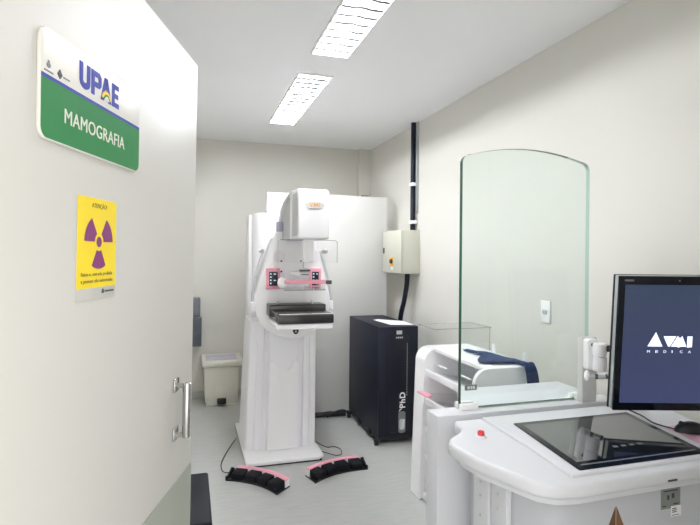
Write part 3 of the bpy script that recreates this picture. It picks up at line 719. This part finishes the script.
md = co.modifiers.new('thick', 'SOLIDIFY'); md.thickness = 0.009; md.offset = 1.0
md2 = co.modifiers.new('smooth', 'SUBSURF'); md2.levels = 1; md2.render_levels = 1

# ------------------------------------------------------------------ protective barrier with glass
br = thing('radiation_barrier', 'white protective barrier with tall arched green-tinted glass', 'barrier', (1.35, 1.88, 0))
BT = 0.925
B().box(0.925, 1.80, 1.83, 1.93, 0.0, BT, 0.004).build('lower_panel', M['console_top'], br)
gx0, gx1 = 1.058, 1.688
pts = [(gx0, BT + 0.003), (gx1, BT + 0.003), (gx1, 1.93)]
for k in range(1, 7):
    a = k / 7 * PI / 2; pts.append((gx1 - 0.04 + 0.04 * math.cos(a), 1.93 + 0.038 * math.sin(a)))
for k in range(0, 25):
    t_ = 1 - k / 24; x = gx0 + 0.04 + (gx1 - gx0 - 0.08) * t_
    pts.append((x, 1.968 + 0.038 * (1 - (2 * t_ - 1) ** 2)))
for k in range(1, 8):
    a = PI / 2 + k / 7 * PI / 2; pts.append((gx0 + 0.04 + 0.04 * math.cos(a), 1.93 + 0.038 * math.sin(a)))
b = B(); b.prism(pts, 'y', 1.889, 1.911, side_mi=1)
gp_ = b.build('glass_pane', [M['glass'], M['glassedge'], M['glassrim']], br, smooth=False)
for f in gp_.data.polygons:                                        # far edge painted paler, imitating its look through the glass
    if f.material_index == 1 and f.normal.x > 0.2: f.material_index = 2
tag(gp_, 'green-tinted leaded glass pane with a dark green edge')
for xa, xb in ((gx0 - 0.008, gx0 + 0.07), (gx1 - 0.07, gx1 + 0.008)):
    b = B(); b.box(xa, xb, 1.868, 1.892, BT, BT + 0.024, 0.003); b.build('glass_clamp', M['white'], br)
    b = B(); b.box(xa, xb, 1.908, 1.928, BT, BT + 0.024, 0.003); b.build('glass_clamp', M['white'], br)
b = B(); b.prism([(1.075, 1.93), (1.78, 1.93), (1.78, 2.20), (1.215, 2.20)], 'z', BT - 0.03, BT - 0.002, 0.004); b.build('rear_shelf', M['console_top'], br)
B().box(gx0 + 0.02, gx0 + 0.075, 1.8915, 1.8928, 1.0, 1.022, 0.0).build('glass_label', M['inkl'], br)
flat('label_marks', [rect(0.012, 0.022, 0.005, 0.017), rect(0.026, 0.034, 0.005, 0.017), rect(0.037, 0.046, 0.005, 0.017)], M['signw'], br, (gx0 + 0.02, 1.8915, 1.0), X, Z, 0.0004)

# ------------------------------------------------------------------ operator console
cs = thing('operator_console', 'white operator console with sloping top and inset dark touch screen', 'console', (1.42, 1.53, 0))
slope = lambda c: (c.x, c.y, c.z + (c.y - 1.8) * 0.104)
top = [(0.978, 1.79), (0.970, 1.775), (0.966, 1.725), (0.95, 1.70), (0.885, 1.658), (0.868, 1.635), (0.868, 1.60), (0.90, 1.50), (0.962, 1.392), (1.00, 1.33), (1.05, 1.298), (1.13, 1.286), (1.25, 1.288), (1.80, 1.296), (1.88, 1.33), (1.93, 1.42), (1.95, 1.60), (1.95, 1.79)]
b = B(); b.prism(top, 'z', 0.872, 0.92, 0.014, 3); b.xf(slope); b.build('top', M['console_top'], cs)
def inset(P, dd):
    cx_ = sum(p[0] for p in P) / len(P); cy_ = sum(p[1] for p in P) / len(P)
    return [(cx_ + (x - cx_) * (1 - dd), cy_ + (y - cy_) * (1 - dd * 1.2)) for x, y in P]
b = B(); b.prism(inset(top, 0.085), 'z', 0.845, 0.875, 0.004); b.xf(slope); b.build('under_rim', M['console_top'], cs)
bodyp = [(1.025, 1.745), (1.03, 1.52), (1.09, 1.40), (1.16, 1.365), (1.80, 1.365), (1.87, 1.42), (1.89, 1.745)]
b = B(); b.prism(bodyp, 'z', 0.06, 0.846); b.xf(lambda c: (c.x, c.y, c.z + ((c.y - 1.8) * 0.104 if c.z > 0.5 else 0)))
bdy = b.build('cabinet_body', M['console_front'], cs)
for (ya, yb, xo) in ((1.60, 1.70, 1.008), (1.50, 1.59, 1.013)):
    sp_ = B().box(xo, 1.035, ya, yb, 0.08, 0.815, 0.003).build('side_panel', M['console_top'], cs)
    for z in (0.79, 0.74, 0.69, 0.62, 0.4, 0.15):
        B().cyl((xo + 0.001, (ya + yb) / 2, z), (xo - 0.003, (ya + yb) / 2, z), 0.005, n=12).build('bolt', M['greyp'], sp_)
for xx in (1.06, 1.80):
    for y_ in (1.45, 1.68):
        B().cyl((xx - 0.012, y_, 0.03), (xx + 0.012, y_, 0.03), 0.03, bev=0.004).build('caster', M['black'], cs)
        B().box(xx - 0.02, xx + 0.02, y_ - 0.02, y_ + 0.02, 0.045, 0.062).build('caster_plate', M['greyp'], cs)
# raised plinth round the touch screen
pz = lambda y: 0.92 + (y - 1.8) * 0.104
b = B(); b.prism([(1.085, 1.775), (1.115, 1.55), (1.13, 1.325), (1.745, 1.325), (1.745, 1.775)], 'z', 0.915, 0.9305, 0.007, 3)
b.xf(slope); b.build('screen_plinth', M['console_top'], cs)
b = B(); b.prism(rrect(1.168, 1.702, 1.340, 1.69, 0.006), 'z', 0.9305, 0.9335, 0.001); b.xf(slope); ts = tag(b.build('touch_screen', M['bezel'], cs), 'glossy dark touch screen set into the top')
b = B(); b.box(1.195, 1.675, 1.384, 1.668, 0.9335, 0.9339); b.xf(slope); b.build('display', M['glassdark'], ts)
b = B(); b.box(1.195, 1.675, 1.362, 1.368, 0.9335, 0.9340); b.xf(slope); b.build('status_line', M['inkl'], ts)
b = B()
for k in range(4): b.box(1.40 + k * 0.035, 1.42 + k * 0.035, 1.44, 1.452, 0.9337, 0.9342)
b.xf(slope); b.build('screen_icons', M['inkl'], ts)
b = B(); b.cyl((1.004, 1.645, 0.899), (1.004, 1.645, 0.908), 0.02, 0.019); b.build('button_base', M['white2'], cs)
tag(B().cyl((1.004, 1.645, 0.908), (1.004, 1.645, 0.924), 0.013, 0.011, bev=0.003).build('stop_button', M['red'], cs), 'small red stop button')
# front face markings
yf = 1.365
tri = flat('logo', [([(-0.052, -0.115), (-0.002, -0.115), (-0.002, -0.004)], 0), ([(0.002, -0.115), (0.052, -0.115), (0.002, -0.004)], 1)], [M['bronze2'], M['bronze']], cs, (1.335, yf - 0.0002, 0.742), X, Z, 0.0015)
tag(tri, 'bronze triangle emblem split by a white line')
rp = flat('rating_plate', [rect(-0.042, 0.042, -0.034, 0.034)], mat('rating_plate_grey', (132, 138, 132), 0.4), cs, (1.565, yf - 0.0002, 0.735), X, Z, 0.0012)
flat('plate_print', [rect(-0.03, 0.03, 0.024, 0.028), rect(-0.016, -0.006, -0.004, 0.012), rect(0.004, 0.016, 0.0, 0.016), rect(-0.036, -0.02, -0.026, -0.022), rect(0.012, 0.034, -0.022, -0.018)], M['ink'], rp, (1.565, yf - 0.0014, 0.735), X, Z, 0.0004)
il = flat('inspection_label', [rect(-0.022, 0.022, -0.018, 0.018)], M['paper'], cs, (1.588, yf - 0.0016, 0.69), X, Z, 0.0008)
flat('label_print', [rect(-0.018, 0.002, z, z + 0.003) for z in (0.008, 0.002, -0.004)] + [rect(-0.018, 0.012, -0.014, -0.012)], M['ink'], il, (1.588, yf - 0.0024, 0.69), X, Z, 0.0004)
b = B(); b.box(1.47, 1.508, 1.29, 1.30, 0.832, 0.838); b.build('rim_slot', M['ink'], cs)

# monitor arm: post standing on the barrier, bracket, swivel
ma = thing('monitor_stand', 'light grey post and swivel bracket holding the monitor beside the glass', 'monitor arm', (1.64, 1.855, BT))
B().box(1.610, 1.687, 1.835, 1.866, BT + 0.001, 1.205, 0.004).build('post', M['panelw'], ma)
B().prism(rrect(1.612, 1.666, 1.072, 1.203, 0.012), 'y', 1.803, 1.836, 0.006).build('bracket', M['white'], ma)
B().cyl((1.632, 1.804, 1.18), (1.632, 1.80, 1.18), 0.007).build('bracket_screw', M['ink'], ma)
b = B(); b.cyl((1.647, 1.776, 1.136), (1.647, 1.776, 1.19), 0.028, bev=0.006); b.build('swivel', M['white'], ma)
b = B(); b.cyl((1.647, 1.776, 1.072), (1.647, 1.776, 1.134), 0.028, bev=0.006); b.build('swivel_base', M['white2'], ma)
MB_ = Vector((1.721, 1.562))
b = B(); b.tube([(1.665, 1.755, 1.17), (1.705, 1.69, 1.175), (1.745, 1.60, 1.18)], 0.014, 10); b.build('link', M['black'], ma)
b = B(); b.tube([(1.592, 1.785, 1.056), (1.61, 1.765, 1.055), (1.64, 1.74, 1.058), (1.672, 1.71, 1.08), (1.70, 1.68, 1.12)], 0.009, 10, 10); sl = b.build('cable_sleeve', M['silver'], ma)
B().ball((1.59, 1.785, 1.056), 0.016, (0.7, 0.8, 1.4)).build('sleeve_end', M['white'], sl)
for (p, q) in (((1.612, 1.763, 1.055), (1.62, 1.756, 1.0553)), ((1.642, 1.738, 1.0585), (1.648, 1.733, 1.061)), ((1.672, 1.71, 1.08), (1.676, 1.706, 1.084))):
    B().cyl(p, q, 0.0105, n=12).build('sleeve_ring', M['carbon'], sl)

# monitor, facing the doorway (local x right, face towards -y, z up)
MA = -math.radians(17.1)
mo = thing('monitor', 'portrait dark-framed monitor showing a white logo on blue, above the console', 'monitor', (1.728, 1.512, 0.976), rot=(math.radians(5.0), 0, MA))
W_, H_ = 0.43, 0.508
B().box(-W_ / 2, W_ / 2, 0.012, 0.036, 0.0, H_, 0.004).build('back_case', M['silver'], mo, local=True)
b = B(); b.box(-W_ / 2, W_ / 2, 0.0, 0.012, 0.0, H_, 0.002); b.build('bezel', M['bezel'], mo, local=True)
b = B(); b.box(-W_ / 2 - 0.003, W_ / 2 + 0.003, 0.036, 0.044, -0.002, H_ + 0.002, 0.003); b.build('rear_edge', M['black'], mo, local=True)
sx0, sx1, sz0, sz1 = -0.193, 0.193, 0.030, 0.476
B().box(sx0, sx1, -0.001, 0.0005, sz0, sz1).build('screen', M['screen'], mo, local=True, smooth=False)
b = B(); b.box(-0.05, 0.05, 0.044, 0.06, 0.15, 0.25, 0.004); b.build('mount_plate', M['black'], mo, local=True)
lx, lz = -0.100, 0.246
flat('logo', [[(0, 0), (0.056, 0), (0.029, 0.054)]], M['logo'], mo, (lx, -0.001, lz), XD, YD, 0.0006, local=True)
flat('logo', [[(0.058, 0.039), (0.105, 0.039), (0.083, 0.0), (0.0765, 0.0)],
              [(0.087, 0.0), (0.1095, 0.0), (0.1155, -0.004), (0.1215, 0.0), (0.1445, 0.0), (0.1275, 0.040), (0.1190, 0.032), (0.1105, 0.040)],
              [(0.1465, -0.003), (0.165, -0.002), (0.165, 0.039), (0.1465, 0.039)]], M['logo'], mo, (lx, -0.001, lz), XD, YD, 0.0006, local=True)
for k, ch in enumerate('MEDICA'):
    text('lettering', ch, M['logo'], mo, (lx + 0.0 + k * 0.0305, -0.001, lz - 0.024), XD, YD, 0.003 if ch == 'I' else 0.010, 0.0095, local=True, bold=0.0, t=0.0006)
flat('brand_mark', [rect(0 + 0.0058 * k, 0.0042 + 0.0058 * k, 0, 0.007) for k in range(6)], M['inkl'], mo, (-0.196, 0.0, 0.489), XD, YD, 0.0006, local=True)
B().cyl((0.005, 0.001, 0.492), (0.005, -0.0008, 0.492), 0.003, n=10).build('camera_dot', M['inkl'], mo, local=True)

# mouse on a pink mat at the console's right end
def ctop(y): return 0.92 + (y - 1.8) * 0.104
b = B(); b.box(1.757, 1.925, 1.36, 1.56, 0.9215, 0.9245, 0.001); b.xf(slope)
o = solo(b, 'mouse_mat', M['cushion'], 'pink mouse mat at the right end of the console', 'mouse mat', (1.84, 1.46, ctop(1.46)))
ms = thing('computer_mouse', 'black computer mouse lying at the right end of the console', 'mouse', (1.815, 1.50, ctop(1.5) + 0.0055), math.radians(72))
b = B(); b.ball((0, 0, 0.0), 0.05, (0.66, 1.2, 0.76), 24)
bmesh.ops.bisect_plane(b.bm, geom=list(b.bm.verts) + list(b.bm.edges) + list(b.bm.faces), plane_co=(0, 0, 0), plane_no=(0, 0, 1), clear_inner=True)
bmesh.ops.holes_fill(b.bm, edges=[e for e in b.bm.edges if e.is_boundary])
b.build('body', M['black'], ms, local=True, angle=60)
B().cyl((-0.004, 0.034, 0.030), (0.004, 0.034, 0.030), 0.009, n=14).build('scroll_wheel', M['carbon2'], ms, local=True)
cp = WM[ms.name]
B().tube([tuple(cp @ Vector((0, 0.055, 0.008))), (1.712, 1.565, 0.914), (1.712, 1.62, 0.925), (1.714, 1.69, 0.930)], 0.003, 8, 8).build('cord', M['ink'], ms)

# ------------------------------------------------------------------ world, camera, view
w = bpy.data.worlds.new('doorway_fill'); SC.world = w; w.use_nodes = True  # even ambient fill added through the doorway, no corridor is built
bg = w.node_tree.nodes['Background']; bg.inputs['Color'].default_value = (1.0, 0.985, 0.965, 1); bg.inputs['Strength'].default_value = WORLD

cam = bpy.data.cameras.new('camera'); co_ = bpy.data.objects.new('camera', cam); COL.objects.link(co_)
cam.sensor_fit = 'HORIZONTAL'; cam.sensor_width = 36; cam.lens = 36 * 520 / 700
cam.shift_y = -0.0105; cam.clip_start = 0.02
R = Matrix.Rotation(-math.radians(17.1), 4, 'Z') @ Matrix.Rotation(PI / 2, 4, 'X') @ Matrix.Rotation(math.radians(0.5), 4, 'Z')
co_.matrix_world = Matrix.Translation((0, 0, 1.55)) @ R
SC.camera = co_
vs = SC.view_settings
vs.view_transform = 'Standard'; vs.look = 'None'; vs.gamma = 1.0; vs.exposure = EXPO; vs.use_curve_mapping = False
SC.cycles.use_denoising = True
SC.cycles.max_bounces = 12; SC.cycles.diffuse_bounces = 8; SC.cycles.transparent_max_bounces = 24
SC.cycles.sample_clamp_indirect = 6
